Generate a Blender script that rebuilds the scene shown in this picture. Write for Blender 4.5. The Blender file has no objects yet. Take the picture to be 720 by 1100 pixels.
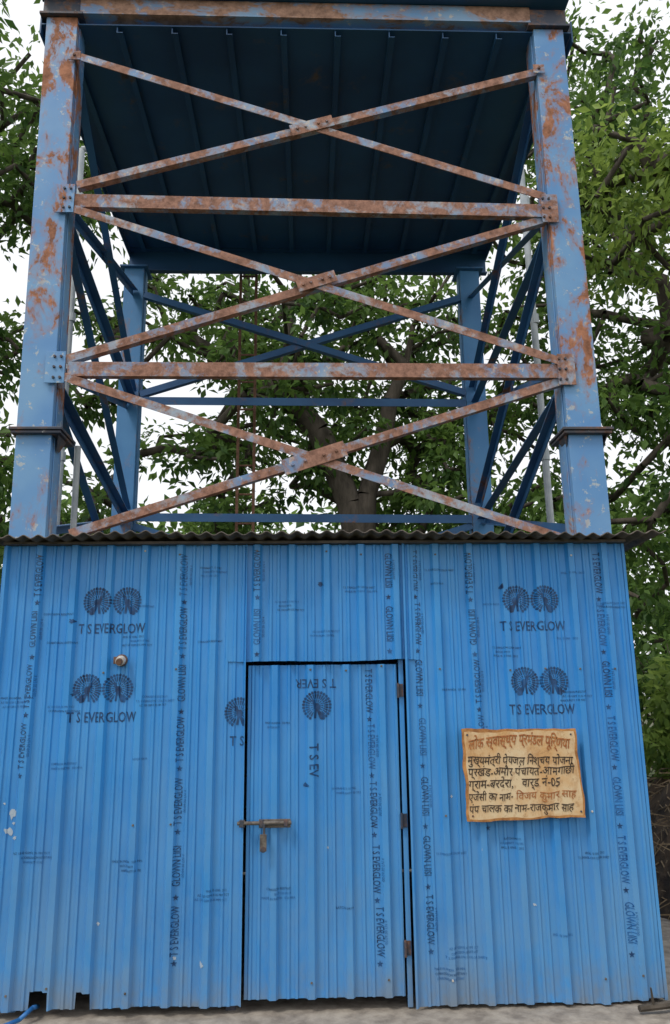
import bpy, bmesh, math, random
import numpy as np
from mathutils import Vector, Matrix, noise
random.seed(7); rng=np.random.default_rng(7)
scene=bpy.context.scene
COL=scene.collection

# ------------------------------------------------------------------ camera
f=850.0; p=math.radians(13.5); yaw=math.radians(2.0); ro=0.0115
F=Vector((math.sin(yaw)*math.cos(p),math.cos(yaw)*math.cos(p),math.sin(p)))
R=Vector((math.cos(yaw),-math.sin(yaw),0)); U=R.cross(F)
u=U*math.cos(ro)+R*math.sin(ro); r=R*math.cos(ro)-U*math.sin(ro)
M=Matrix((r,u,-F)).transposed().to_4x4(); M.translation=Vector((0,-4.55,1.56))
cam=bpy.data.cameras.new("camera"); camo=bpy.data.objects.new("camera",cam); COL.objects.link(camo)
camo.matrix_world=M; cam.sensor_fit='VERTICAL'; cam.sensor_height=36; cam.lens=36*f/1100
cam.clip_start=0.05; cam.clip_end=500; scene.camera=camo

# ------------------------------------------------------------------ world
SE,SR=math.radians(56),math.radians(228)
w=bpy.data.worlds.new("World"); scene.world=w; w.use_nodes=True
nt=w.node_tree; nt.nodes.clear()
o=nt.nodes.new('ShaderNodeOutputWorld'); bg=nt.nodes.new('ShaderNodeBackground')
sk=nt.nodes.new('ShaderNodeTexSky'); sk.sky_type='NISHITA'; sk.sun_disc=False
sk.sun_elevation=SE; sk.sun_rotation=SR; sk.air_density=1; sk.dust_density=3
mx=nt.nodes.new('ShaderNodeMix'); mx.data_type='RGBA'; mx.inputs[0].default_value=0.88
mx.inputs[7].default_value=(11.5,11.7,12.0,1)
nt.links.new(sk.outputs[0],mx.inputs[6]); nt.links.new(mx.outputs[2],bg.inputs[0])
bg.inputs[1].default_value=0.1; nt.links.new(bg.outputs[0],o.inputs[0])
sl=bpy.data.lights.new("sun",'SUN'); sl.energy=1.4; sl.angle=math.radians(12); sl.color=(1,.97,.92)
so=bpy.data.objects.new("sun",sl); COL.objects.link(so)
sd=Vector((math.sin(SR)*math.cos(SE),math.cos(SR)*math.cos(SE),math.sin(SE)))
so.rotation_euler=sd.to_track_quat('Z','Y').to_euler()
scene.view_settings.view_transform='Standard'; scene.view_settings.look='None'; scene.view_settings.exposure=0

# ------------------------------------------------------------------ materials
def newmat(n):
    m=bpy.data.materials.new(n); m.use_nodes=True
    return m,m.node_tree,m.node_tree.nodes['Principled BSDF']
def N(nt,t,**k):
    n=nt.nodes.new(t)
    for a,b in k.items(): setattr(n,a,b)
    return n
def noisetex(nt,scale,detail=4,rough=.6,stretch=None,dist=0):
    tc=N(nt,'ShaderNodeTexCoord'); nz=N(nt,'ShaderNodeTexNoise')
    nz.inputs['Scale'].default_value=scale; nz.inputs['Detail'].default_value=min(detail,5)
    nz.inputs['Roughness'].default_value=rough; nz.inputs['Distortion'].default_value=dist
    if stretch:
        mp=N(nt,'ShaderNodeMapping'); mp.inputs['Scale'].default_value=stretch
        nt.links.new(tc.outputs['Object'],mp.inputs[0]); nt.links.new(mp.outputs[0],nz.inputs[0])
    else: nt.links.new(tc.outputs['Object'],nz.inputs[0])
    return nz.outputs[0]
def ramp(nt,src,a,b,ca=(0,0,0,1),cb=(1,1,1,1)):
    r_=N(nt,'ShaderNodeValToRGB'); e=r_.color_ramp.elements
    e[0].position=a; e[1].position=b; e[0].color=ca; e[1].color=cb
    nt.links.new(src,r_.inputs[0]); return r_.outputs[0]
def mix(nt,fac,a,b):
    m=N(nt,'ShaderNodeMix',data_type='RGBA')
    for i,v in ((0,fac),(6,a),(7,b)):
        if isinstance(v,(tuple,float,int)):
            m.inputs[i].default_value=v if not isinstance(v,tuple) else (*v[:3],1)
        else: nt.links.new(v,m.inputs[i])
    return m.outputs[2]
def bump(nt,src,bs,dist,stren=.6):
    if dist<=0: return
    b=N(nt,'ShaderNodeBump'); b.inputs['Strength'].default_value=stren; b.inputs['Distance'].default_value=dist
    nt.links.new(src,b.inputs['Height']); nt.links.new(b.outputs[0],bs.inputs['Normal'])

def painted(name,blue,blue2,rust,th,chip=(.45,.45,.42),chipth=.66,scale=5,rough=.5,soft=.05,stretch=None,hi=None):
    m,nt,bs=newmat(name)
    n1=noisetex(nt,scale,5,.72,stretch,dist=.3); n2=noisetex(nt,scale*.45,3,.5); n3=noisetex(nt,scale*3.1,4,.7)
    base=mix(nt,ramp(nt,n2,.38,.62),blue,blue2)
    c=mix(nt,ramp(nt,n3,chipth,chipth+.05),base,chip)
    rcol=mix(nt,ramp(nt,n3,.35,.65),rust,tuple(min(1,x*2.2+.02) for x in rust))
    src=n1
    if hi:
        tc=N(nt,'ShaderNodeTexCoord'); sp=N(nt,'ShaderNodeSeparateXYZ'); nt.links.new(tc.outputs['Object'],sp.inputs[0])
        mr=N(nt,'ShaderNodeMapRange'); mr.inputs[1].default_value=2.5; mr.inputs[2].default_value=6.3; mr.inputs[3].default_value=0; mr.inputs[4].default_value=hi
        nt.links.new(sp.outputs[2],mr.inputs[0]); ad=N(nt,'ShaderNodeMath',operation='ADD'); nt.links.new(n1,ad.inputs[0]); nt.links.new(mr.outputs[0],ad.inputs[1]); src=ad.outputs[0]
    mask=ramp(nt,src,th,th+soft)
    bl=ramp(nt,src,th-.07,th,(0,0,0,1),(.35,.35,.35,1)); c2=mix(nt,bl,c,tuple(x*1.6+.03 for x in rust)); c=mix(nt,mask,c2,rcol)
    nt.links.new(c,bs.inputs['Base Color'])
    nt.links.new(mix(nt,mask,(rough,)*3,(.88,)*3),bs.inputs['Roughness'])
    bump(nt,n1,bs,.004,.4)
    return m
M_col=painted("column_paint",(.105,.27,.54),(.17,.35,.58),(.20,.082,.042),.56,chip=(.40,.46,.50),chipth=.60,scale=4.5,stretch=(1,1,.6),hi=.04)
M_brace=painted("rusty_brace_paint",(.14,.27,.48),(.34,.41,.49),(.185,.092,.062),.435,chip=(.52,.46,.42),chipth=.56,scale=7,soft=.09)
M_back=painted("shaded_blue_paint",(.022,.095,.24),(.035,.14,.31),(.12,.06,.04),.64,chip=(.2,.3,.4),chipth=.74,scale=4)  # back and side steel: its shadow is put into a darker blue
M_backcol=painted("back_column_shaded_paint",(.045,.19,.42),(.07,.24,.48),(.14,.08,.06),.62,chip=(.25,.38,.5),chipth=.68,scale=4,stretch=(1,1,.5))  # rear columns: shade painted in, blue darker than the front pair
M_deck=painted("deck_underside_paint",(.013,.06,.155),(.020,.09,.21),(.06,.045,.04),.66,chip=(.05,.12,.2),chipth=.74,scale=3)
M_dark=painted("dark_steel",(.03,.04,.07),(.05,.055,.07),(.09,.045,.03),.55,scale=8)
M_beam=painted("front_beam_paint",(.12,.28,.52),(.22,.37,.55),(.22,.125,.085),.48,chip=(.5,.48,.45),chipth=.6,scale=4,stretch=(.5,1,1))

def mat_sheet():
    m,nt,bs=newmat("blue_sheet")
    n1=noisetex(nt,.9,3,.55); n2=noisetex(nt,7,5,.7,stretch=(1,1,.22)); n3=noisetex(nt,2.0,5,.78,stretch=(1,1,.6))
    base=mix(nt,ramp(nt,n1,.35,.65),(.026,.245,.64),(.045,.31,.72))
    base=mix(nt,ramp(nt,n2,.42,.72,(0,0,0,1),(.45,.45,.45,1)),base,(.13,.37,.66))
    n5=noisetex(nt,16,4,.7,stretch=(1,1,.06)); base=mix(nt,ramp(nt,n5,.58,.72,(0,0,0,1),(.4,.4,.4,1)),base,(.02,.15,.42))
    tc=N(nt,'ShaderNodeTexCoord'); sp=N(nt,'ShaderNodeSeparateXYZ'); nt.links.new(tc.outputs['Object'],sp.inputs[0])
    mr=N(nt,'ShaderNodeMapRange'); mr.inputs[1].default_value=0; mr.inputs[2].default_value=1.6; mr.inputs[3].default_value=1; mr.inputs[4].default_value=0
    nt.links.new(sp.outputs[2],mr.inputs[0])
    mm=N(nt,'ShaderNodeMath',operation='MULTIPLY'); nt.links.new(mr.outputs[0],mm.inputs[0]); nt.links.new(ramp(nt,n3,.33,.62,(.12,.12,.12,1),(.75,.75,.75,1)),mm.inputs[1])
    base=mix(nt,mm.outputs[0],base,(.16,.31,.49))
    mr2=N(nt,'ShaderNodeMapRange'); mr2.inputs[1].default_value=0; mr2.inputs[2].default_value=.26; mr2.inputs[3].default_value=.8; mr2.inputs[4].default_value=0
    nt.links.new(sp.outputs[2],mr2.inputs[0]); m3=N(nt,'ShaderNodeMath',operation='MULTIPLY'); nt.links.new(mr2.outputs[0],m3.inputs[0]); nt.links.new(ramp(nt,n3,.38,.6),m3.inputs[1])
    base=mix(nt,m3.outputs[0],base,(.20,.20,.19))
    n4=noisetex(nt,9,5,.85,stretch=(1,1,.6)); base=mix(nt,ramp(nt,n4,.70,.73,(0,0,0,1),(.7,.7,.7,1)),base,(.42,.52,.62))
    nt.links.new(base,bs.inputs['Base Color'])
    nt.links.new(ramp(nt,n3,.3,.7,(.28,.28,.28,1),(.55,.55,.55,1)),bs.inputs['Roughness'])
    bs.inputs['Specular IOR Level'].default_value=.5
    bump(nt,n1,bs,.02,.5)
    return m
M_sheet=mat_sheet()
def simple(name,a,b,scale=8,rough=.7,bd=.003,stretch=None):
    m,nt,bs=newmat(name); n=noisetex(nt,scale,5,.65,stretch=stretch)
    nt.links.new(mix(nt,ramp(nt,n,.35,.65),a,b),bs.inputs['Base Color']); bs.inputs['Roughness'].default_value=rough
    bump(nt,n,bs,bd,.6); return m
M_ink=simple("print_ink",(.006,.022,.075),(.018,.11,.30),26,.5,.0)
M_ink2=simple("print_ink_faded",(.012,.07,.22),(.024,.17,.46),30,.5,.0)
M_flake=simple("paint_splash",(.35,.45,.55),(.55,.60,.64),40,.7,.0)
M_roof=simple("roof_sheet",(.06,.052,.047),(.15,.12,.10),14,.7)
M_conc=simple("concrete",(.20,.17,.14),(.40,.35,.29),9,.9,.015)
M_soil=simple("soil",(.04,.027,.018),(.13,.085,.05),5,.95,.06)
M_ground=simple("ground_mat",(.09,.075,.045),(.06,.085,.03),.8,.95,.05)
M_bark=simple("bark",(.035,.028,.02),(.11,.09,.07),6,.95,.03,(1,1,.3))
M_pipe=simple("pvc_pipe",(.30,.34,.37),(.46,.49,.50),5,.5,.001)
M_bolt=simple("latch_steel",(.07,.055,.045),(.20,.17,.14),40,.5,.001)
M_white=simple("fitting_white",(.50,.44,.36),(.72,.68,.62),30,.5,.001)
M_brown=simple("fitting_brown",(.10,.05,.03),(.2,.1,.06),30,.5,.001)
M_rustl=simple("ladder_rust",(.12,.06,.035),(.24,.13,.08),20,.9,.002)
M_hose=simple("hose_blue",(.02,.12,.35),(.03,.18,.45),10,.4,.0)
M_black=simple("sign_ink_black",(.014,.010,.008),(.10,.06,.035),45,.7,.0)
M_red=simple("sign_ink_red",(.30,.08,.02),(.50,.20,.06),35,.7,.0)
M_straw=simple("straw",(.16,.11,.06),(.30,.22,.13),10,.9,.0)
M_tyre=simple("rubber",(.012,.012,.013),(.03,.028,.026),12,.8,.003)
def mat_sign():
    m,nt,bs=newmat("sign_board_paint")
    n=noisetex(nt,5,5,.7); n2=noisetex(nt,30,5,.75); n3=noisetex(nt,11,5,.75,stretch=(1,1,.4))
    c=mix(nt,ramp(nt,n,.36,.60),(.66,.38,.16),(.74,.56,.34))
    c=mix(nt,ramp(nt,n3,.52,.68,(0,0,0,1),(.7,.7,.7,1)),c,(.46,.22,.08))
    c=mix(nt,ramp(nt,n2,.56,.66,(0,0,0,1),(.6,.6,.6,1)),c,(.36,.18,.08))
    nt.links.new(c,bs.inputs['Base Color']); bs.inputs['Roughness'].default_value=.75; bump(nt,n2,bs,.001,.5); return m
M_sign=mat_sign(); M_signedge=simple("sign_edge",(.30,.12,.035),(.60,.28,.09),22,.8,.002)
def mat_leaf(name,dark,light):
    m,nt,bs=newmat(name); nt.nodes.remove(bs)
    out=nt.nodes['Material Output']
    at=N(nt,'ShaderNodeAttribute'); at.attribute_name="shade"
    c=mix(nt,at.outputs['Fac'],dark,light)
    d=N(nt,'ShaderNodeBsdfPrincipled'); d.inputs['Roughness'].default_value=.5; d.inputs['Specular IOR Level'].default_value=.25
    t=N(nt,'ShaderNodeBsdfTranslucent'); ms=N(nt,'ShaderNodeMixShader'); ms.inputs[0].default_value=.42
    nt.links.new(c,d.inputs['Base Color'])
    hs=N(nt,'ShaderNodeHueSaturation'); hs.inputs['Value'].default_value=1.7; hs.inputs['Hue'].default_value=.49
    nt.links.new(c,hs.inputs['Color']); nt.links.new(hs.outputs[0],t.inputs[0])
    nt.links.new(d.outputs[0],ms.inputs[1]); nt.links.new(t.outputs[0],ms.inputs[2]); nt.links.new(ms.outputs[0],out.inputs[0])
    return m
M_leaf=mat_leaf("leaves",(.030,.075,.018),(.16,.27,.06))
M_leafb=mat_leaf("leaves_bright",(.08,.14,.025),(.26,.36,.08))

# ------------------------------------------------------------------ mesh helpers
class MB:
    def __init__(s): s.v=[]; s.f=[]; s.mi=[]; s.mats=[]
    def mat(s,m):
        if m not in s.mats: s.mats.append(m)
        return s.mats.index(m)
    def add(s,vs,fs,m):
        b=len(s.v); s.v+= [tuple(x) for x in vs]; k=s.mat(m)
        for q in fs: s.f.append(tuple(i+b for i in q)); s.mi.append(k)
    def box(s,a,b,m):
        x0,y0,z0=a; x1,y1,z1=b
        s.add([(x0,y0,z0),(x1,y0,z0),(x1,y1,z0),(x0,y1,z0),(x0,y0,z1),(x1,y0,z1),(x1,y1,z1),(x0,y1,z1)],
              [(0,3,2,1),(4,5,6,7),(0,1,5,4),(1,2,6,5),(2,3,7,6),(3,0,4,7)],m)
    def seg(s,p0,p1,w,t,n,m,off_w=0,off_n=0):
        p0=Vector(p0); p1=Vector(p1); d=(p1-p0).normalized(); n=Vector(n); n=(n-d*n.dot(d)).normalized(); q=d.cross(n)
        p0=p0+q*off_w+n*off_n; p1=p1+q*off_w+n*off_n
        vs=[]
        for P in (p0,p1):
            for a,b in ((-1,-1),(1,-1),(1,1),(-1,1)): vs.append(P+q*(a*w/2)+n*(b*t/2))
        s.add(vs,[(0,1,2,3),(7,6,5,4),(0,4,5,1),(1,5,6,2),(2,6,7,3),(3,7,4,0)],m)
    def angle(s,p0,p1,w,n,m,t=.008,flip=1):
        s.seg(p0,p1,w,t,n,m)
        s.seg(p0,p1,t,w*.8,n,m,off_w=flip*(w/2-t/2),off_n=-(w*.4+t/2+.0005))
    def cyl(s,p0,p1,r0,r1,m,k=10,cap=True):
        p0=Vector(p0); p1=Vector(p1); d=(p1-p0).normalized()
        a=Vector((0,0,1)) if abs(d.z)<.9 else Vector((1,0,0)); q=d.cross(a).normalized(); e=d.cross(q)
        vs=[]
        for P,rr in ((p0,r0),(p1,r1)):
            for i in range(k):
                t=2*math.pi*i/k; vs.append(P+q*(math.cos(t)*rr)+e*(math.sin(t)*rr))
        fs=[(i,(i+1)%k,k+(i+1)%k,k+i) for i in range(k)]
        if cap: fs+=[tuple(range(k))[::-1],tuple(range(k,2*k))]
        s.add(vs,fs,m)
    def obj(s,name,parent=None,smooth=False,bev=0):
        me=bpy.data.meshes.new(name); me.from_pydata(s.v,[],s.f)
        for m in s.mats: me.materials.append(m)
        me.polygons.foreach_set('material_index',s.mi)
        if smooth: me.polygons.foreach_set('use_smooth',[True]*len(s.f))
        me.update(); ob=bpy.data.objects.new(name,me); COL.objects.link(ob)
        bm=bmesh.new(); bm.from_mesh(me); bmesh.ops.recalc_face_normals(bm,faces=bm.faces); bm.to_mesh(me); bm.free()
        if bev:
            b=ob.modifiers.new("bevel",'BEVEL'); b.width=bev; b.segments=2; b.limit_method='ANGLE'
        if parent: ob.parent=parent
        return ob
def empty(name):
    e=bpy.data.objects.new(name,None); COL.objects.link(e); e.empty_display_size=.2; return e

# ------------------------------------------------------------------ corrugated sheet profile
PITCH=.2
BP=[(0,0),(.014,.027),(.046,.027),(.060,0),(.098,0),(.103,.008),(.115,.008),(.120,0),(.142,0),(.147,.008),(.159,.008),(.164,0),(.2,0)]
def prof(x,ph):
    q=(x-ph)%PITCH
    for (a,ha),(b,hb) in zip(BP,BP[1:]):
        if a<=q<=b: return ha+(hb-ha)*(q-a)/(b-a)
    return 0
def dent(x,z,seed): return .008*noise.noise(Vector((x*2.0,seed*3.7,z*1.3)))+.0042*noise.noise(Vector((x*6,seed,z*3)))
def breaks(x0,x1,ph):
    xs=[]; k=math.floor((x0-ph)/PITCH)
    while ph+k*PITCH<x1:
        for a,_ in BP[:-1]:
            X=ph+k*PITCH+a
            if x0+.002<X<x1-.002: xs.append(X)
        k+=1
    return xs
def sheet(mb,x0,x1,z0,z1,y,ph,seed,m,mp=None,dz=.06,ragged=0,notch=()):
    xs=[x0]+breaks(x0,x1,ph)+[x1]
    for a,b,h in notch: xs+=[a-.003,a,b,b+.003]
    xs=sorted(xs); nz=max(1,int((z1-z0)/dz)); zs=[z0+(z1-z0)*i/nz for i in range(nz+1)]
    vs=[]
    for j,z in enumerate(zs):
        for x in xs:
            zz=z
            if ragged and j==0: zz+=ragged*noise.noise(Vector((x*3,seed,0)))
            for a,b,h in notch:
                if a-.0001<=x<=b+.0001: zz=max(zz,z0+h+j*.0005)
            P=(x,y-prof(x,ph)-dent(x,z,seed),zz)
            vs.append(mp(P) if mp else P)
    n=len(xs); fs=[(j*n+i,j*n+i+1,(j+1)*n+i+1,(j+1)*n+i) for j in range(nz) for i in range(n-1)]
    mb.add(vs,fs,m)

PAN={'L':(-1.735,-.352,.055,2.455,0,.03,1),'T':(-.455,.612,1.785,2.452,-.010,.075,2),
     'D':(-.335,.490,.075,1.765,.012,-.02,3),'R':(.545,1.85,.030,2.455,0,.11,4)}
shed=empty("pump_house_shed")
for k,nm in (('L','wall_sheet'),('R','wall_sheet'),('T','wall_sheet_over_door')):
    mb=MB(); sheet(mb,*PAN[k][:5],PAN[k][5],PAN[k][6],M_sheet,ragged=.018,notch=((-1.43,-1.335,.085),(-1.195,-1.12,.075)) if k=='L' else ()); mb.obj(nm,shed)
mb=MB(); sheet(mb,*PAN['D'][:5],PAN['D'][5],PAN['D'][6],M_sheet)
x0,x1,z0,z1,y=PAN['D'][:5]
mb.box((x0-.004,y-.004,z0),(x0+.012,y+.035,z1),M_sheet); mb.box((x1-.010,y-.004,z0),(x1+.006,y+.035,z1),M_sheet)
mb.box((x0+.013,y+.012,z0),(x1-.011,y+.035,z0+.03),M_dark); mb.box((x0+.013,y+.012,z1-.03),(x1-.011,y+.035,z1),M_dark)
mb.obj("door",shed)
mb=MB(); mb.box((.509,.012,.02),(.536,.05,1.80),M_sheet); mb.obj("door_post",shed,bev=.002)
mb=MB()
sheet(mb,.04,3.45,.02,2.45,0,.0,5,M_sheet,mp=lambda P:(-1.745+P[1],P[0],P[2]),dz=.3)
sheet(mb,.04,3.45,.02,2.45,0,.0,6,M_sheet,mp=lambda P:(1.86-P[1],P[0],P[2]),dz=.3)
sheet(mb,-1.74,1.85,.02,2.45,0,.0,8,M_sheet,mp=lambda P:(P[0],3.46-P[1],P[2]),dz=.3)
mb.obj("side_and_back_sheets",shed)
mb=MB()
for X in (-.41,.61): mb.box((X-.025,.055,.0),(X+.025,.10,2.4),M_dark)
mb.box((-1.7,.055,1.80),(1.8,.098,1.84),M_dark); mb.box((-1.7,.055,2.41),(1.8,.098,2.44),M_dark)
mb.box((-1.752,-.004,.05),(-1.737,.045,2.455),M_sheet); mb.box((1.852,-.004,.03),(1.868,.045,2.455),M_sheet)
mb.obj("frame",shed)
mb=MB(); n=int(3.86/.0125); vs=[]; ys=[-.17,.6,1.8,3.65]
for j,Y in enumerate(ys):
    for i in range(n+1):
        X=-1.80+i*.0125
        vs.append((X,Y+(.05*noise.noise(Vector((X*2,0,0))) if j==0 else 0),2.492+.010*math.sin(X*2*math.pi/.085)+.02*Y/3.6+.030*noise.noise(Vector((X*1.6,5,Y)))))
fs=[(j*(n+1)+i,j*(n+1)+i+1,(j+1)*(n+1)+i+1,(j+1)*(n+1)+i) for j in range(3) for i in range(n)]
mb.add(vs,fs,M_roof); rf=mb.obj("roof_sheet",shed,smooth=True)
sm=rf.modifiers.new("thick",'SOLIDIFY'); sm.thickness=.006
mb=MB(); mb.box((-1.74,-.055,2.456),(1.86,.05,2.470),M_roof); mb.obj("eave_strip",shed)

# ------------------------------------------------------------------ printed marks following the sheets
_cache={}
def glyphs(body,bold=.0):
    key=(body,bold)
    if key in _cache: return _cache[key]
    c=bpy.data.curves.new("t",'FONT'); c.body=body; c.size=1; c.align_x='CENTER'; c.align_y='CENTER'; c.resolution_u=2; c.offset=bold
    ob=bpy.data.objects.new("t",c); COL.objects.link(ob); bpy.context.view_layer.update()
    me=ob.evaluated_get(bpy.context.evaluated_depsgraph_get()).to_mesh()
    V=[tuple(v.co[:2]) for v in me.vertices]; Fc=[tuple(q.vertices) for q in me.polygons]
    bpy.data.objects.remove(ob); _cache[key]=(V,Fc); return _cache[key]
INK={0:[[],[]],1:[[],[]],2:[[],[]]}
def place(V,Fc,size,x,z,rot,pan,ink=0,sx=1,mirror=False,off=.0022):
    x0,x1,z0,z1,y,ph,seed=PAN[pan]
    ca,sa=math.cos(rot),math.sin(rot)
    bm=bmesh.new(); vs=[]
    for a,b in V:
        a*=size*sx*(-1 if mirror else 1); b*=size
        vs.append(bm.verts.new((x+a*ca-b*sa,0,z+a*sa+b*ca)))
    for q in Fc:
        try: bm.faces.new([vs[i] for i in q])
        except ValueError: pass
    xs=[v.co.x for v in bm.verts]
    if not xs: bm.free(); return
    cuts=[b for b in breaks(x0,x1,ph) if min(xs)<b<max(xs)]
    for b in cuts:
        bmesh.ops.bisect_plane(bm,geom=bm.verts[:]+bm.edges[:]+bm.faces[:],plane_co=(b,0,0),plane_no=(1,0,0))
    for side,lim in ((1,x1-.004),(-1,x0+.004)):
        bmesh.ops.bisect_plane(bm,geom=bm.verts[:]+bm.edges[:]+bm.faces[:],plane_co=(lim,0,0),plane_no=(side,0,0),clear_outer=True)
    for side,lim in ((1,z1-.004),(-1,z0+.02)):
        bmesh.ops.bisect_plane(bm,geom=bm.verts[:]+bm.edges[:]+bm.faces[:],plane_co=(0,0,lim),plane_no=(0,0,side),clear_outer=True)
    bm.verts.index_update(); L=INK[ink]; b0=len(L[0])
    for v in bm.verts: L[0].append((v.co.x,y-prof(v.co.x,ph)-dent(v.co.x,v.co.z,seed)-off,v.co.z))
    for q in bm.faces: L[1].append(tuple(v.index+b0 for v in q.verts))
    bm.free()
def text(body,size,x,z,rot,pan,ink=0,sx=1,bold=.0): V,Fc=glyphs(body,bold); place(V,Fc,size,x,z,rot,pan,ink,sx)
def medallion():
    V=[];Fc=[]
    def poly(pts): b=len(V); V.extend(pts); Fc.append(tuple(range(b,b+len(pts))))
    n=24
    for i in range(n):
        t=math.radians(-60)+math.radians(300)*i/(n-1)
        for r0,r1,wd in ((.46,.76,.062),(.78,1.0,.092)):
            if r0>.77:
                pts=[((r0+r1)/2*math.cos(t)+.11*math.cos(q)*math.cos(t)-wd*math.sin(q)*math.sin(t),(r0+r1)/2*math.sin(t)+.11*math.cos(q)*math.sin(t)+wd*math.sin(q)*math.cos(t)) for q in [k*math.pi/3 for k in range(6)]]
            else:
                pts=[(r0*math.cos(t)+wd*.4*math.sin(t),r0*math.sin(t)-wd*.4*math.cos(t)),(r1*math.cos(t)+wd*math.sin(t),r1*math.sin(t)-wd*math.cos(t)),(r1*math.cos(t)-wd*math.sin(t),r1*math.sin(t)+wd*math.cos(t)),(r0*math.cos(t)-wd*.4*math.sin(t),r0*math.sin(t)+wd*.4*math.cos(t))]
            poly(pts)
    for i in range(13):
        t=math.radians(-40)+math.radians(260)*i/12
        poly([(.18*math.cos(t),.18*math.sin(t)),(.40*math.cos(t-.09),.40*math.sin(t-.09)),(.43*math.cos(t),.43*math.sin(t)),(.40*math.cos(t+.09),.40*math.sin(t+.09))])
    poly([(-.18,-.20),(.0,-.34),(.2,-.24),(.25,.0),(.1,.18),(-.1,.16),(-.2,-.02)])
    poly([(-.18,-.02),(-.02,.12),(-.14,.32),(-.18,.42),(-.32,.40),(-.45,.30),(-.30,.28),(-.27,.15)])
    poly([(.0,-.3),(.12,-.24),(.55,-.62),(.46,-.9),(.2,-.85)])
    poly([(-.14,-.22),(.0,-.3),(-.05,-.8),(-.2,-.8)])
    return V,Fc
MV,MF=medallion()
def logo(x,z,pan,mark=0,s=.084,txt=True,rot=0,both=True):
    if both:
        place(MV,MF,s,x-.083,z,rot,pan,mark,mirror=True); place(MV,MF,s,x+.085,z,rot,pan,mark)
    else: place(MV,MF,s,x,z,rot,pan,mark)
    if txt: text("T S EVERGLOW",.078,x+.005,z-.155,0,pan,mark,.70,.010)
logo(-1.115,2.13,'L'); logo(-1.145,1.645,'L'); logo(1.285,2.125,'R'); logo(1.305,1.66,'R')
logo(-.385,1.51,'L',txt=False,both=False); text("T S",.072,-.395,1.355,0,'L',0,.85,.010)
logo(.045,1.54,'D',txt=False,both=False); text("T S EVER",.07,.04,1.665,math.pi,'D',0,.85,.010)
text("T S EV",.072,.025,1.25,-math.pi/2,'D',0,.9,.010)
STR=[('L',-1.53,2.40,-1.56,1.20,1.1),('L',-.71,2.40,-.70,.06,1),('T',-.29,2.42,-.29,1.82,1),('T',.46,2.42,.46,1.82,1),
     ('D',.335,1.74,.375,.08,1),('R',.615,2.42,.64,.06,1),('R',.93,2.40,.975,.85,1),('R',1.69,2.40,1.70,.06,1)]
for pan,xa,za,xb,zb,s in STR:
    z=za-.12; up=random.random()<.5; k=0
    while z>zb+.08:
        t=(za-z)/(za-zb); x=xa+(xb-xa)*t
        text(random.choice(["T S EVERGLOW","T S EVERGLOW","GLOWN LIISI"]),.056,x+random.uniform(-.004,.004),z,(math.pi/2 if up else -math.pi/2),pan,0 if random.random()<.6 else 1,.62,.006)
        V=[(math.cos(math.pi/2+i*math.pi/5)*(1 if i%2==0 else .42),math.sin(math.pi/2+i*math.pi/5)*(1 if i%2==0 else .42)) for i in range(10)]
        place(V,[tuple(range(10))],.017,x,z-.155,0,pan,0)
        if random.random()<.5: text("00:09:30 LN 4",.02,x+.034,z,math.pi/2,pan,1)
        z-=.31+random.uniform(-.01,.02)
LN=["T.S. EVERGLOW COLOR SHEET","AZ 150 GSM 0.35 MM TCT","PPGL IS 15965 : 2012","CORROSION RESISTANT","MADE IN INDIA   550 MPA","WARRANTY 10 YRS","BATCH 04/19"]
smalls=[('L',-1.40,2.06),('L',-1.40,1.90),('L',-.96,2.10),('L',-.97,1.93),('L',-.86,1.6),('L',-1.36,1.55),('L',-1.62,1.6),('L',-.55,2.32),('L',-.55,1.9),('L',-1.33,1.25),('L',-.92,1.27),
 ('T',-.12,2.12),('T',.08,1.95),('T',.30,2.2),('R',.78,2.3),('R',.75,2.22),('R',.80,1.62),('R',1.05,2.1),('R',1.12,1.85),('R',1.5,1.9),('R',1.55,2.28),('R',1.78,2.1),('R',1.5,1.6),('R',.76,.76),('R',1.1,.83),('R',1.35,.35),
 ('D',-.18,1.45),('D',.2,1.1),('D',-.15,.6),('D',.18,.5),('L',-1.45,.8),('L',-.95,.75),('L',-.5,.6),('R',.8,.3),('R',1.55,.75),('R',.74,.2)]
for pan,x,z in smalls:
    for i in range(random.choice([1,2,3])): text(random.choice(LN),.0165,x+random.uniform(-.02,.02),z-i*.023,random.uniform(-.03,.03),pan,1 if random.random()<.6 else 0,random.uniform(.7,1))
def blot(pan,x,z,s,ink,sx=.7):
    k=14; V=[]
    for i in range(k): q=2*math.pi*i/k; rr=random.uniform(.45,1); V.append((math.cos(q)*rr,math.sin(q)*rr))
    V.append((0,0)); place(V,[(i,(i+1)%k,k) for i in range(k)],s,x,z,random.uniform(0,3),pan,ink,sx=sx)
for pan,x,z in (('L',-1.33,2.02),('L',-1.30,1.62),('T',.07,2.22),('R',1.12,2.2),('D',-.02,1.12)): blot(pan,x,z,.022,0)
for pan,x,z,s in (('L',-1.585,1.00,.038),('L',-1.60,.91,.030),('L',-1.56,.88,.018),('L',-1.63,1.05,.012),('L',-1.575,.95,.012),('L',-.70,.28,.014),('L',-.56,.25,.02),('R',1.2,.5,.012),('D',.1,.8,.010),('L',-1.1,.45,.014),('R',.78,1.05,.010)): blot(pan,x,z,s,2)
for k,nm,m in ((0,"printed_marks",M_ink),(1,"printed_marks_faded",M_ink2),(2,"paint_splashes",M_flake)):
    mb=MB(); mb.add(INK[k][0],INK[k][1],m); mb.obj(nm,shed)

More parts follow.
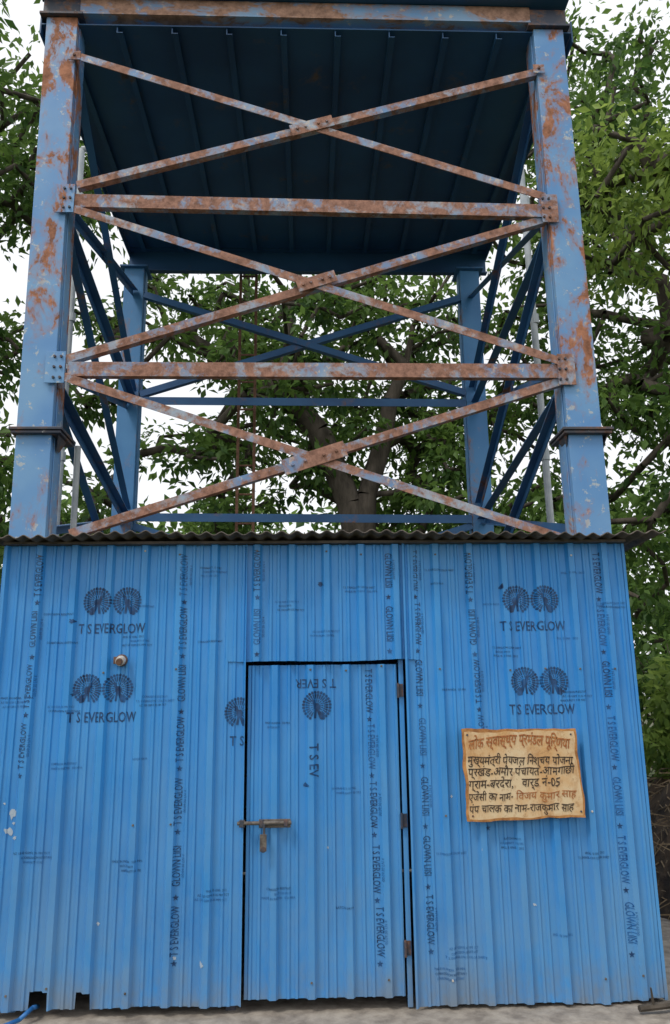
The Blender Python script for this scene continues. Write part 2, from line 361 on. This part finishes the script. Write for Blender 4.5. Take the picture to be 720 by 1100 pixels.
mb=MB()
for pan in 'LTDR':
    x0,x1,z0,z1,y,ph,seed=PAN[pan]
    k=math.floor((x0-ph)/PITCH)
    while ph+k*PITCH<x1:
        X=ph+k*PITCH+.030
        if x0+.02<X<x1-.02:
            for Z in (.14,.95,1.74,2.40):
                if z0+.03<Z<z1-.02 and random.random()<.5:
                    Zj=Z+random.uniform(-.02,.02); Y=y-.027-dent(X,Zj,seed); mb.cyl((X,Y+.002,Zj),(X,Y-.005,Zj),.007,.005,M_bolt if random.random()<.85 else M_white,8)
        k+=1
mb.obj("roofing_screws",shed)

mb=MB()
Z=.930; Y=-.034
mb.box((-.375,-.030,Z-.018),(-.345,-.020,Z+.020),M_bolt)
mb.box((-.27,-.024,Z-.022),(-.10,-.018,Z+.022),M_bolt)
mb.cyl((-.385,Y,Z+.004),(-.095,Y,Z+.004),.010,.010,M_bolt,12)
for X in (-.36,-.255,-.125): mb.box((X-.010,Y-.013,Z-.015),(X+.010,-.012,Z+.021),M_dark)
mb.cyl((-.24,Y-.012,Z),(-.24,Y-.014,Z-.06),.007,.007,M_dark,8)
mb.box((-.262,Y-.022,Z-.135),(-.226,Y-.012,Z-.05),M_bolt)
mb.cyl((-.244,Y-.024,Z-.125),(-.244,Y-.008,Z-.125),.016,.016,M_dark,12)
mb.obj("latch",shed,bev=.002)
mb=MB()
for Z in (.30,.93,1.62):
    mb.cyl((.502,-.004,Z-.04),(.502,-.004,Z+.04),.008,.008,M_dark,10)
    mb.box((.510,.004,Z-.035),(.532,.0115,Z+.035),M_dark)
mb.obj("hinges",shed)
mb=MB(); Y0=-.012
mb.cyl((-1.045,Y0,1.80),(-1.045,Y0-.018,1.80),.034,.032,M_brown,16); mb.cyl((-1.045,Y0-.018,1.80),(-1.045,Y0-.055,1.79),.027,.024,M_white,16)
mb.cyl((-1.045,Y0-.055,1.79),(-1.045,Y0-.075,1.787),.019,.017,M_brown,14)
mb.box((-1.09,-.022,1.78),(-1.062,-.012,1.82),M_brown)
mb.obj("wall_lamp_holder",None,bev=.002)

# ------------------------------------------------------------------ sign board
sg=empty("sign_board")
mb=MB()
Nn=22
def edge(a,b,k): return [(a[0]+(b[0]-a[0])*i/k,a[1]+(b[1]-a[1])*i/k) for i in range(k)]
C=[(.852,.925),(1.497,.943),(1.470,1.402),(.838,1.405)]
loop=[]
for i in range(4): loop+=edge(C[i],C[(i+1)%4],Nn)
loop=[(a+.009*noise.noise(Vector((a*12,b*12,1))),b+.011*noise.noise(Vector((a*12,b*12,9)))) for a,b in loop]
n=len(loop); cx,cz=1.165,1.167
inner=[(cx+(a-cx)*(.96+.03*noise.noise(Vector((a*9,b*9,4)))),cz+(b-cz)*(.945+.04*noise.noise(Vector((a*9,b*9,6))))) for a,b in loop]
yf,yb=-.058,-.044
vs=[(a,yf,b) for a,b in loop]+[(a,yb,b) for a,b in loop]+[(a,yf-.0005,b) for a,b in inner]
mb.add(vs,[(i,(i+1)%n,n+(i+1)%n,n+i) for i in range(n)]+[tuple(range(n,2*n))]+[(i,2*n+i,2*n+(i+1)%n,(i+1)%n) for i in range(n)],M_signedge)
mb.add([(a,yf-.0005,b) for a,b in inner],[tuple(range(n))],M_sign)
mb.box((.95,-.044,.98),(.98,-.0,1.36),M_brown); mb.box((1.34,-.044,.98),(1.37,-.0,1.36),M_brown)
for a,b in ((.87,1.375),(1.445,1.372),(.88,.955),(1.47,.97)): mb.cyl((a,yf,b),(a,yf-.004,b),.006,.005,M_dark,8)
mb.obj("board",sg)
SG={M_black:[[],[]],M_red:[[],[]]}
def stext(body,size,x,z,rot,m,sx=1.0,arc=0,bold=.008):
    V,Fc=glyphs(body,bold)
    if not V: return
    mnx=min(a for a,b in V); L=SG[m]; b0=len(L[0])
    wid=max(a for a,b in V)-mnx
    for a,b in V:
        a=(a-mnx)*size*sx; b=b*size
        if arc: b+=arc*math.sin(math.pi*a/(wid*size*sx))
        b+=.009*noise.noise(Vector((a*22,z*9,0))); a+=.006*noise.noise(Vector((a*25,b*30,z)))+b*.14
        L[0].append((x+a*math.cos(rot)-b*math.sin(rot),yf-.0030,z+a*math.sin(rot)+b*math.cos(rot)))
    L[1]+= [tuple(i+b0 for i in q) for q in Fc]
def sl_(body,x,z,wd,size,m,rot=0,arc=0,bold=.008):
    V,_=glyphs(body,bold); w_=(max(a for a,b in V)-min(a for a,b in V))*size
    stext(body,size,x,z,rot,m,wd/w_,arc,bold)
sl_("लोक स्वास्थ्य प्रमंडल पूिर्णया",.875,1.318,.56,.078,M_red,.0,.030,.018)
sl_("मुख्यमंत्री पेयजल िनश्चय योजना",.865,1.241,.58,.062,M_black,-.015)
sl_("प्रखंड-अमौर पंचायत-आमगाछी",.865,1.178,.585,.062,M_black,.01)
sl_("ग्राम-बरदेरा,   वार्ड नं-05",.865,1.114,.50,.064,M_black,.02)
sl_("एजेंसी का नाम-",.862,1.050,.24,.056,M_black,.01)
sl_("िवजय कुमार साह",1.12,1.053,.33,.054,M_red,.02,0,.006)
sl_("पंप चालक का नाम-राजकुमार साह",.862,.988,.57,.056,M_black,.01)
mb=MB()
for m,(a,b) in SG.items(): mb.add(a,b,m)
mb.obj("lettering",sg)

# ------------------------------------------------------------------ tower
tower=empty("water_tank_tower")
FY=.10; BY=2.95
def column(xb,xt,y,zb,zt,m,w=.215,name="column"):
    mb=MB(); d=.10
    mb.seg((xb,y+d,zb),(xt,y+d,zt),w,w*.96,(0,1,0),m)
    for s in (-1,1): mb.seg((xb+s*(w/2+.004),y+d,zb),(xt+s*(w/2+.004),y+d,zt),.007,w*.5,(0,1,0),m)
    return mb.obj(name,tower,bev=.010)
column(-1.635,-1.715,FY+.005,-.1,6.26,M_col); column(1.745,1.73,FY+.005,-.1,6.23,M_col)
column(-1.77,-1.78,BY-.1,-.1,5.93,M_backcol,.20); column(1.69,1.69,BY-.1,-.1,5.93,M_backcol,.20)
mb=MB()
for X,Zs in ((-1.655,3.19),(1.745,3.19)):
    mb.box((X-.16,FY-.045,Zs),(X+.16,FY+.26,Zs+.018),M_dark)
    mb.box((X-.15,FY-.035,Zs-.02),(X+.15,FY+.25,Zs-.003),M_dark)
    for q in (-.135,.125):
        mb.add([(X+q,FY,Zs-.022),(X+q+.01,FY,Zs-.022),(X+q+.01,FY+.15,Zs-.022),(X+q,FY+.15,Zs-.022),(X+(-.108 if q<0 else .108),FY+.05,Zs-.11),(X+(-.108 if q<0 else .108),FY+.1,Zs-.11)],
               [(0,1,2,3),(0,1,4),(2,3,5),(1,2,5,4),(0,3,5,4)],M_dark)
for X,Z in ((-1.715,6.262),(1.73,6.232)):
    mb.box((X-.15,FY-.03,Z),(X+.15,FY+.25,Z+.02),M_dark); mb.box((X-.13,FY-.015,Z+.021),(X+.13,FY+.24,Z+.15),M_dark)
for X in (-1.78,1.69):
    mb.box((X-.14,BY-.14,5.932),(X+.14,BY+.14,5.95),M_back)
mb.obj("splice_and_cap_plates",tower,bev=.003)

fb=MB(); nF=(0,-1,0)
y=FY-.004
H=[(-1.56,4.80,1.60,4.755),(-1.50,3.605,1.62,3.60)]
for a,b,c,d in H:
    fb.angle((a,y,b),(c,y,d),.085,nF,M_brace,t=.009,flip=-1)
    fb.seg((a,y,b),(c,y,d),.010,.05,nF,M_brace,off_w=.0475,off_n=-.02)
X=[((-1.60,5.925),(1.60,4.85)),((-1.53,4.92),(1.64,5.875)),
   ((-1.53,4.725),(1.62,3.655)),((-1.52,3.67),(1.60,4.70)),
   ((-1.52,3.545),(1.55,2.50)),((-1.42,2.55),(1.62,3.535))]
for i,((a,b),(c,d)) in enumerate(X):
    yy=y-.012 if i%2==0 else y+.0115
    fb.angle((a,yy,b),(c,yy,d),.054,nF,M_brace,t=.007,flip=(1 if i%2 else -1))
fb.obj("front_bracing",tower)
g=MB()
for (cx_,cz_,ang,L,W) in ((.035,5.375,.30,.30,.085),(.06,4.205,.32,.26,.08),(.04,3.01,.32,.40,.10)):
    dx=math.cos(ang)*L/2; dz=math.sin(ang)*L/2
    g.seg((cx_-dx,y-.024,cz_-dz),(cx_+dx,y-.024,cz_+dz),W,.008,nF,M_brace)
    for q in (-.35,.35,-.15,.15):
        P=Vector((cx_+dx*2*q,y-.030,cz_+dz*2*q)); g.cyl(P,P+Vector((0,-.012,0)),.011,.010,M_brace,6)
for X_,Z_ in ((-1.575,4.80),(1.60,4.76),(-1.555,3.605),(1.62,3.60)):
    g.box((X_-.075,y-.020,Z_-.105),(X_+.045,y-.012,Z_+.105),M_col) if X_<0 else g.box((X_-.03,y-.020,Z_-.105),(X_+.08,y-.012,Z_+.105),M_brace)
    for dx in (-.02,.02):
        for dz in (-.07,0,.07): P=Vector((X_+dx,y-.02,Z_+dz)); g.cyl(P,P+Vector((0,-.012,0)),.010,.009,M_dark,6)
for X_,Z_ in ((-1.60,5.92),(1.63,5.87)):
    g.box((X_-.04,y-.020,Z_-.035),(X_+.04,y-.014,Z_+.035),M_brace)
    P=Vector((X_,y-.02,Z_)); g.cyl(P,P+Vector((0,-.012,0)),.012,.010,M_dark,6)
g.obj("gusset_plates",tower,bev=.0015)

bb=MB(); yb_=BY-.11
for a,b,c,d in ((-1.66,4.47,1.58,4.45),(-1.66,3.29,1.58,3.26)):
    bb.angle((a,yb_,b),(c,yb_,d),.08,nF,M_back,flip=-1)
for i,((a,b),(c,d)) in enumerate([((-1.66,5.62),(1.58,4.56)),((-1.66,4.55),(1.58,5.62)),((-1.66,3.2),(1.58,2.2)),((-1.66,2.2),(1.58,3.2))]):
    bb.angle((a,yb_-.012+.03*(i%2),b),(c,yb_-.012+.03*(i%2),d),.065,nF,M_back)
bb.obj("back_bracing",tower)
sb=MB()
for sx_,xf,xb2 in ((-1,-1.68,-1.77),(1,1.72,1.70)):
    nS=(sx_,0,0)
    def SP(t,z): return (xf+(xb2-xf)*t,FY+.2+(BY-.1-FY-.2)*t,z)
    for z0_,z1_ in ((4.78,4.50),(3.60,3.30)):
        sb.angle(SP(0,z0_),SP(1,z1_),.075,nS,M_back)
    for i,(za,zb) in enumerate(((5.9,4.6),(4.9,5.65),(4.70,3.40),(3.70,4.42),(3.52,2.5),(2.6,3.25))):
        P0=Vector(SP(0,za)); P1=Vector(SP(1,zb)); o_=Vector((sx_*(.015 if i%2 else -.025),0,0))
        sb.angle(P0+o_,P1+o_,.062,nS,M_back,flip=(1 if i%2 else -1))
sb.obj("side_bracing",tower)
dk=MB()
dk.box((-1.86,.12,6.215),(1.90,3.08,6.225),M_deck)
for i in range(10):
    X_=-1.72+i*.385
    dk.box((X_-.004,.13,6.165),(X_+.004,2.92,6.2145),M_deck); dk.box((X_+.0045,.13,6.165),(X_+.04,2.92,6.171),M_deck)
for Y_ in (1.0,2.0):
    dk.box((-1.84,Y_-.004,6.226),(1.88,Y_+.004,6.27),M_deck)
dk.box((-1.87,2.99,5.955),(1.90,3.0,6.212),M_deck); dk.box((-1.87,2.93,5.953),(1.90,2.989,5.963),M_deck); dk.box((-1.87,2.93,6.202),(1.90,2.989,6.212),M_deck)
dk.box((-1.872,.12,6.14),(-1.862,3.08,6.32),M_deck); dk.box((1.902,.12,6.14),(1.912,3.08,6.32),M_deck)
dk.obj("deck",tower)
fm=MB(); fm.seg((-1.59,FY-.01,6.345),(1.60,FY-.01,6.335),.125,.01,nF,M_beam); fm.seg((-1.59,FY+.025,6.28),(1.60,FY+.025,6.27),.010,.09,nF,M_beam)
fm.seg((-1.87,FY-.03,6.43),(1.87,FY-.03,6.42),.03,.12,nF,M_deck); fm.seg((-1.59,FY+.02,6.405),(1.60,FY+.02,6.395),.008,.07,nF,M_beam)
fm.obj("front_beam",tower)
ld=MB()
for X_ in (-.72,-.555): ld.seg((X_,3.25,.0),(X_+.01,3.12,6.1),.028,.03,(0,1,0),M_rustl)
for i in range(20): z=.3+i*.3; ld.cyl((-.72,3.25-.13*z/6.1,z),(-.55,3.25-.13*z/6.1,z),.011,.011,M_rustl,6)
ld.obj("ladder",tower)
pp=MB()
pp.cyl((-2.42,3,-.2),(-2.45,3,7.45),.032,.032,M_pipe,12); pp.cyl((-2.45,3,7.45),(-2.2,3,7.5),.032,.032,M_pipe,12)
pp.cyl((2.42,3,-.2),(2.36,3,7.8),.036,.036,M_pipe,12)
for z in (3.9,5.4,6.8): pp.cyl((-2.43,3,z),(-2.43,3,z+.09),.040,.040,M_pipe,12); pp.cyl((2.39,3,z),(2.39,3,z+.1),.045,.045,M_pipe,12)
pp.cyl((-1.50,.45,2.5),(-1.50,.42,3.2),.02,.02,M_pipe,10)
pp.obj("downpipes",tower)

# ------------------------------------------------------------------ plinth & ground
pl=MB()
nx=120; front=[]
for i in range(nx+1):
    X_=-2.2+i*5.0/nx; front.append((X_,-.30+.05*noise.noise(Vector((X_*3,0,0)))))
rows=[0,.25,.5,.75,1.0]
vs=[]
for t in rows:
    for a,b in front: vs.append((a,b*(1-t)+.06*t,.012+.014*noise.noise(Vector((a*8,t*3,3)))*(1-t)+(-.012 if t==0 else 0)))
vs+=[(a,3.75,0) for a,b in front]+[(a,b-.01,-.4) for a,b in front]
n=nx+1
pl.add(vs,[(k*n+i,k*n+i+1,(k+1)*n+i+1,(k+1)*n+i) for k in range(5) for i in range(nx)]+[(i,i+1,6*n+i+1,6*n+i) for i in range(nx)],M_conc)
pl.obj("concrete_plinth")
gr=MB(); G=60; vs=[]
def gh(x,y):
    d=max(0,abs(x-.3)-3)+max(0,y-4.5)
    return -.22+min(1,d/3)*(.15*noise.noise(Vector((x*.25,y*.25,0)))+.03*noise.noise(Vector((x,y,0))))
ex=[-250,-120,-60]+[ -30+60*i/G for i in range(G+1)]+[60,120,250]
for yy in ex:
    for xx in ex: vs.append((xx,yy+5,gh(xx,yy+5)))
n=len(ex); gr.add(vs,[(j*n+i,j*n+i+1,(j+1)*n+i+1,(j+1)*n+i) for j in range(n-1) for i in range(n-1)],M_ground); gr.obj("ground",smooth=True)
bank=empty("earth_bank")
bk=MB(); vs=[]; K=70
def bh(a,b):
    X_=4.3+a*1.9; Y_=2.4+b*2.6; h=max(0,1-(a*a+b*b))**.6
    return X_,Y_,-.35+h*1.5+h*(.30*noise.noise(Vector((X_*2.2,Y_*2.2,0)))+.16*noise.noise(Vector((X_*6,Y_*6,1))))+.05*noise.noise(Vector((X_*15,Y_*15,1)))
for j in range(K+1):
    for i in range(K+1): vs.append(bh(i/K*2-1,j/K*2-1))
bk.add(vs,[(j*(K+1)+i,j*(K+1)+i+1,(j+1)*(K+1)+i+1,(j+1)*(K+1)+i) for j in range(K) for i in range(K)],M_soil); bk.obj("earth",bank)
st=MB()
for i in range(2200):
    a=random.uniform(-.95,.2); b=random.uniform(-.9,.6)
    if a*a+b*b>.9: continue
    P=Vector(bh(a,b)); d=Vector((random.uniform(-1,.4),random.uniform(-1,.4),random.uniform(-.9,.3))).normalized()*random.uniform(.08,.3)
    st.cyl(P+Vector((0,0,.03)),P+d+Vector((0,0,.03)),.006,.003,M_straw,3,False)
st.obj("straw",bank)
# old tyre leaning on the bank
ty=MB(); c0=Vector((3.35,1.35,.98)); ax=Vector((-.45,-.75,.5)).normalized(); e1=ax.cross(Vector((0,0,1))).normalized(); e2=ax.cross(e1)
kk=28; cs_=[(.30,-.07),(.30,.07),(.26,.085),(.19,.06),(.17,.05),(.17,-.05),(.19,-.06),(.26,-.085)]
vs=[]
for i in range(kk):
    t=2*math.pi*i/kk; d=e1*math.cos(t)+e2*math.sin(t)
    for a,b in cs_: vs.append(c0+d*(a+(.006 if i%2 and a>.28 else 0))+ax*b)
m8=len(cs_); ty.add(vs,[(i*m8+j,i*m8+(j+1)%m8,((i+1)%kk)*m8+(j+1)%m8,((i+1)%kk)*m8+j) for i in range(kk) for j in range(m8)],M_tyre); ty.obj("old_tyre",bev=.008)
hs=MB(); pts=[(-1.40,.06,.05),(-1.40,-.03,.075),(-1.44,-.10,.045),(-1.52,-.18,.035),(-1.68,-.24,.03),(-2.0,-.26,.03)]
for a,b in zip(pts,pts[1:]): hs.cyl(a,b,.011,.011,M_hose,8)
hs.obj("water_hose",smooth=True)
tw=MB(); tw.cyl((1.66,-.14,.04),(2.1,-.05,.045),.016,.02,M_bark,7); tw.cyl((1.74,-.125,.04),(1.72,-.16,.14),.008,.004,M_bark,6); tw.cyl((1.9,-.1,.045),(1.8,-.22,.04),.012,.006,M_bark,6)
tw.obj("fallen_branch")

# ------------------------------------------------------------------ trees
def leaves(centres,radii,per,L,W,name,mat,parent,seed,droop=.35,flat=.7):
    rg=np.random.default_rng(seed); n=len(centres)*per
    c=np.repeat(np.array(centres),per,0); rad=np.repeat(np.array(radii),per)
    d=rg.normal(size=(n,3)); d/=np.linalg.norm(d,axis=1)[:,None]; rr=rg.random(n)**.45
    pos=c+d*(rr*rad)[:,None]*np.array([1,1,flat])
    ax=d*.7+rg.normal(size=(n,3))*.6; ax[:,2]-=droop; ax/=np.linalg.norm(ax,axis=1)[:,None]
    up=rg.normal(size=(n,3))*.55+np.array([0,0,1]); sd_=np.cross(ax,up); sd_/=np.linalg.norm(sd_,axis=1)[:,None]; nn=np.cross(sd_,ax)
    s=rg.uniform(.6,1.25,n)[:,None]; l=L*s; wd=W*s
    V=np.stack([pos,pos+ax*l*.45+sd_*wd*.5+nn*wd*.12,pos+ax*l-nn*wd*.25,pos+ax*l*.45-sd_*wd*.5+nn*wd*.12],1).reshape(-1,3)
    me=bpy.data.meshes.new(name); me.vertices.add(4*n); me.vertices.foreach_set('co',V.ravel())
    me.loops.add(6*n); me.polygons.add(2*n)
    b=np.arange(n)[:,None]*4; idx=(b+np.array([0,1,2,0,2,3])).ravel()
    me.loops.foreach_set('vertex_index',idx.astype(np.int32)); me.polygons.foreach_set('loop_start',np.arange(0,6*n,3,dtype=np.int32))
    me.update(calc_edges=True)
    cs=rg.random(len(centres)); cl=np.repeat(cs,per)
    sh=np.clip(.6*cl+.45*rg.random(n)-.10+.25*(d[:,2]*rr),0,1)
    at=me.attributes.new("shade",'FLOAT','POINT'); at.data.foreach_set('value',np.repeat(sh,4).astype(np.float32))
    me.materials.append(mat); ob=bpy.data.objects.new(name,me); COL.objects.link(ob)
    if parent: ob.parent=parent
    return ob
def tree(name,skel,ells,nclus,per,L,W,mat,seed,r0=.2,crad=(.35,.7),gap=.0,keep=None):
    rg=np.random.default_rng(seed); par=empty(name)
    nodes=[];parent=[]
    for k,pl_ in enumerate(skel):
        last=-1
        if k>0:
            q=np.array(pl_[0]); last=int(np.argmin([np.linalg.norm(np.array(a)-q) for a in nodes])); pl_=pl_[1:] if np.linalg.norm(np.array(nodes[last])-q)<.3 else pl_
        for P in pl_:
            if last>=0:
                A=np.array(nodes[last]); B=np.array(P); m_=max(1,int(np.linalg.norm(B-A)/.7))
                for i in range(1,m_+1):
                    q=A+(B-A)*i/m_+ (rg.normal(size=3)*.05 if i<m_ else 0)
                    nodes.append(tuple(q)); parent.append(last); last=len(nodes)-1
            else: nodes.append(tuple(P)); parent.append(-1); last=len(nodes)-1
    cen=[]; W_=np.array([e[6] for e in ells]); W_=W_/W_.sum()
    tries=0
    while len(cen)<nclus and tries<nclus*40:
        tries+=1; e=ells[rg.choice(len(ells),p=W_)]
        d=rg.normal(size=3); d/=np.linalg.norm(d); q=np.array(e[:3])+d*(rg.random()**.4)*np.array(e[3:6])
        if noise.noise(Vector(q*.55)+Vector((seed,0,0)))<gap-.25: continue
        cen.append(q)
    top=np.array(skel[0][-1]); cen.sort(key=lambda q:np.linalg.norm(q-top))
    arr=[np.array(a) for a in nodes]
    lowz=skel[0][0][2]+1.5
    for q in cen:
        A=np.array(arr); dd=np.linalg.norm(A-q,axis=1)+ (A[:,2]<lowz)*50 + np.maximum(0,A[:,2]-q[2])*.6
        j=int(np.argmin(dd)); last=j; a=A[j]; Ln=np.linalg.norm(q-a); m_=max(1,int(Ln/.6))
        for i in range(1,m_+1):
            t=i/m_; P=a+(q-a)*t; P=P+np.array([0,0,.12*Ln*math.sin(math.pi*t)])+(rg.normal(size=3)*.05 if i<m_ else 0)
            arr.append(P); parent.append(last); last=len(arr)-1
    n=len(arr); wt=np.zeros(n); kids=[0]*n
    for i in range(n):
        if parent[i]>=0: kids[parent[i]]+=1
    for i in range(n-1,-1,-1):
        if kids[i]==0: wt[i]+=1
        if parent[i]>=0: wt[parent[i]]+=wt[i]
    rd=r0*(wt/wt[0])**.42; rd=np.maximum(rd,.010)
    mb=MB()
    for i in range(n):
        j=parent[i]
        if j<0: continue
        ra=rd[j] if rd[i]>rd[j]*.6 else rd[i]*1.3
        mb.cyl(arr[j],arr[i],ra,rd[i],M_bark,8 if rd[i]>.05 else 5,cap=False)
    mb.obj("trunk_and_limbs",par,smooth=True)
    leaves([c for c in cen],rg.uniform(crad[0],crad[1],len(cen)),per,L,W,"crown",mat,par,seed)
    return par
tree("mango_tree",[[(1.3,9,-.3),(1.15,9,2.6),(.74,9,4.95),(.2,9,6.3),(-.5,9,7.1),(-2.2,9.3,8.3)],[(1.0,9,4.2),(1.35,9,6.1),(1.95,8.8,8.3),(3,8.6,9.8)],[(-.5,9,7.1),(-.3,9.2,9),(.3,9.5,11)]],
     [(.1,10.0,8.4,5.4,2.4,3.4,1.0),(-2.9,9.2,5.0,2.2,1.4,2.2,.26),(2.6,9.2,5.2,2.2,1.4,2.4,.24)],360,60,.21,.10,M_leaf,11,r0=.27,crad=(.35,.72),gap=.15)
tree("mango_tree",[[(-7.2,7.5,-.3),(-7,7.4,3),(-6.4,7.2,6),(-5.8,7,9)]],
     [(-5.9,7.0,11.0,2.8,2.4,4.8,1),(-5.4,7.0,4.6,1.8,1.6,2.2,.34)],270,60,.20,.095,M_leaf,12,r0=.25,crad=(.4,.75),gap=.10)
tree("mango_tree",[[(7.9,9,-.3),(7.6,9,3),(7.2,8.7,6),(6.6,8.5,9)]],
     [(5.9,8.6,10.2,2.7,2.2,5.0,1),(6.2,8,4.6,2.2,2,2.4,.33)],280,60,.20,.095,M_leaf,13,r0=.25,crad=(.4,.75),gap=.10)
tree("jamun_tree",[[(6.6,3.6,-.3),(6.3,3.5,3),(5.6,3.4,5.5),(4.6,3.3,7.0),(3.8,3.2,7.8)]],
     [(4.1,3.4,7.3,1.3,1.2,1.2,1)],50,60,.15,.065,M_leafb,14,r0=.11,crad=(.28,.48),gap=.1)
cen=[];rad=[]
for i in range(620):
    X_=rng.uniform(-30,30); h=8+3.5*noise.noise(Vector((X_*.16,2,0))); cen.append((X_,rng.uniform(21,26),rng.uniform(.2,1)**.8*h)); rad.append(rng.uniform(.8,1.6))
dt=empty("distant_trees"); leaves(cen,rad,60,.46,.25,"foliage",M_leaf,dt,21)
mb=MB()
for i in range(26): X_=-30+i*2.4+random.uniform(-.8,.8); mb.cyl((X_,24,-.3),(X_+random.uniform(-.4,.4),24,6),.2,.1,M_bark,8)
mb.obj("trunks",dt)
def bush(name,c,r_,n_,seed,mat=M_leaf,L=.13,W=.065,per=50):
    rg=np.random.default_rng(seed); b=empty(name); cs=[];mb=MB()
    for i in range(n_):
        d=rg.normal(size=3); d/=np.linalg.norm(d); d[2]=abs(d[2])*.9+.02; q=np.array(c)+d*rg.random()**.4*np.array(r_); cs.append(q)
        mb.cyl((c[0]+rg.normal()*.08,c[1]+rg.normal()*.08,c[2]-.1),q,.014,.005,M_bark,5,False)
    mb.obj("stems",b); leaves(cs,rg.uniform(.14,.3,n_),per,L,W,"foliage",mat,b,seed)
bush("bush",(4.6,4.6,.6),(1.5,1.3,2.6),110,31); bush("bush",(3.8,3.0,.9),(.7,.6,1.3),50,32,M_leafb); bush("bush",(-4.0,4.0,-.2),(1.3,1.3,2.8),90,33)
bush("bush",(6.5,1.5,-.2),(1.3,1.3,2.2),80,34); bush("bush",(-3.6,1.2,-.2),(.6,.6,1.2),40,35)
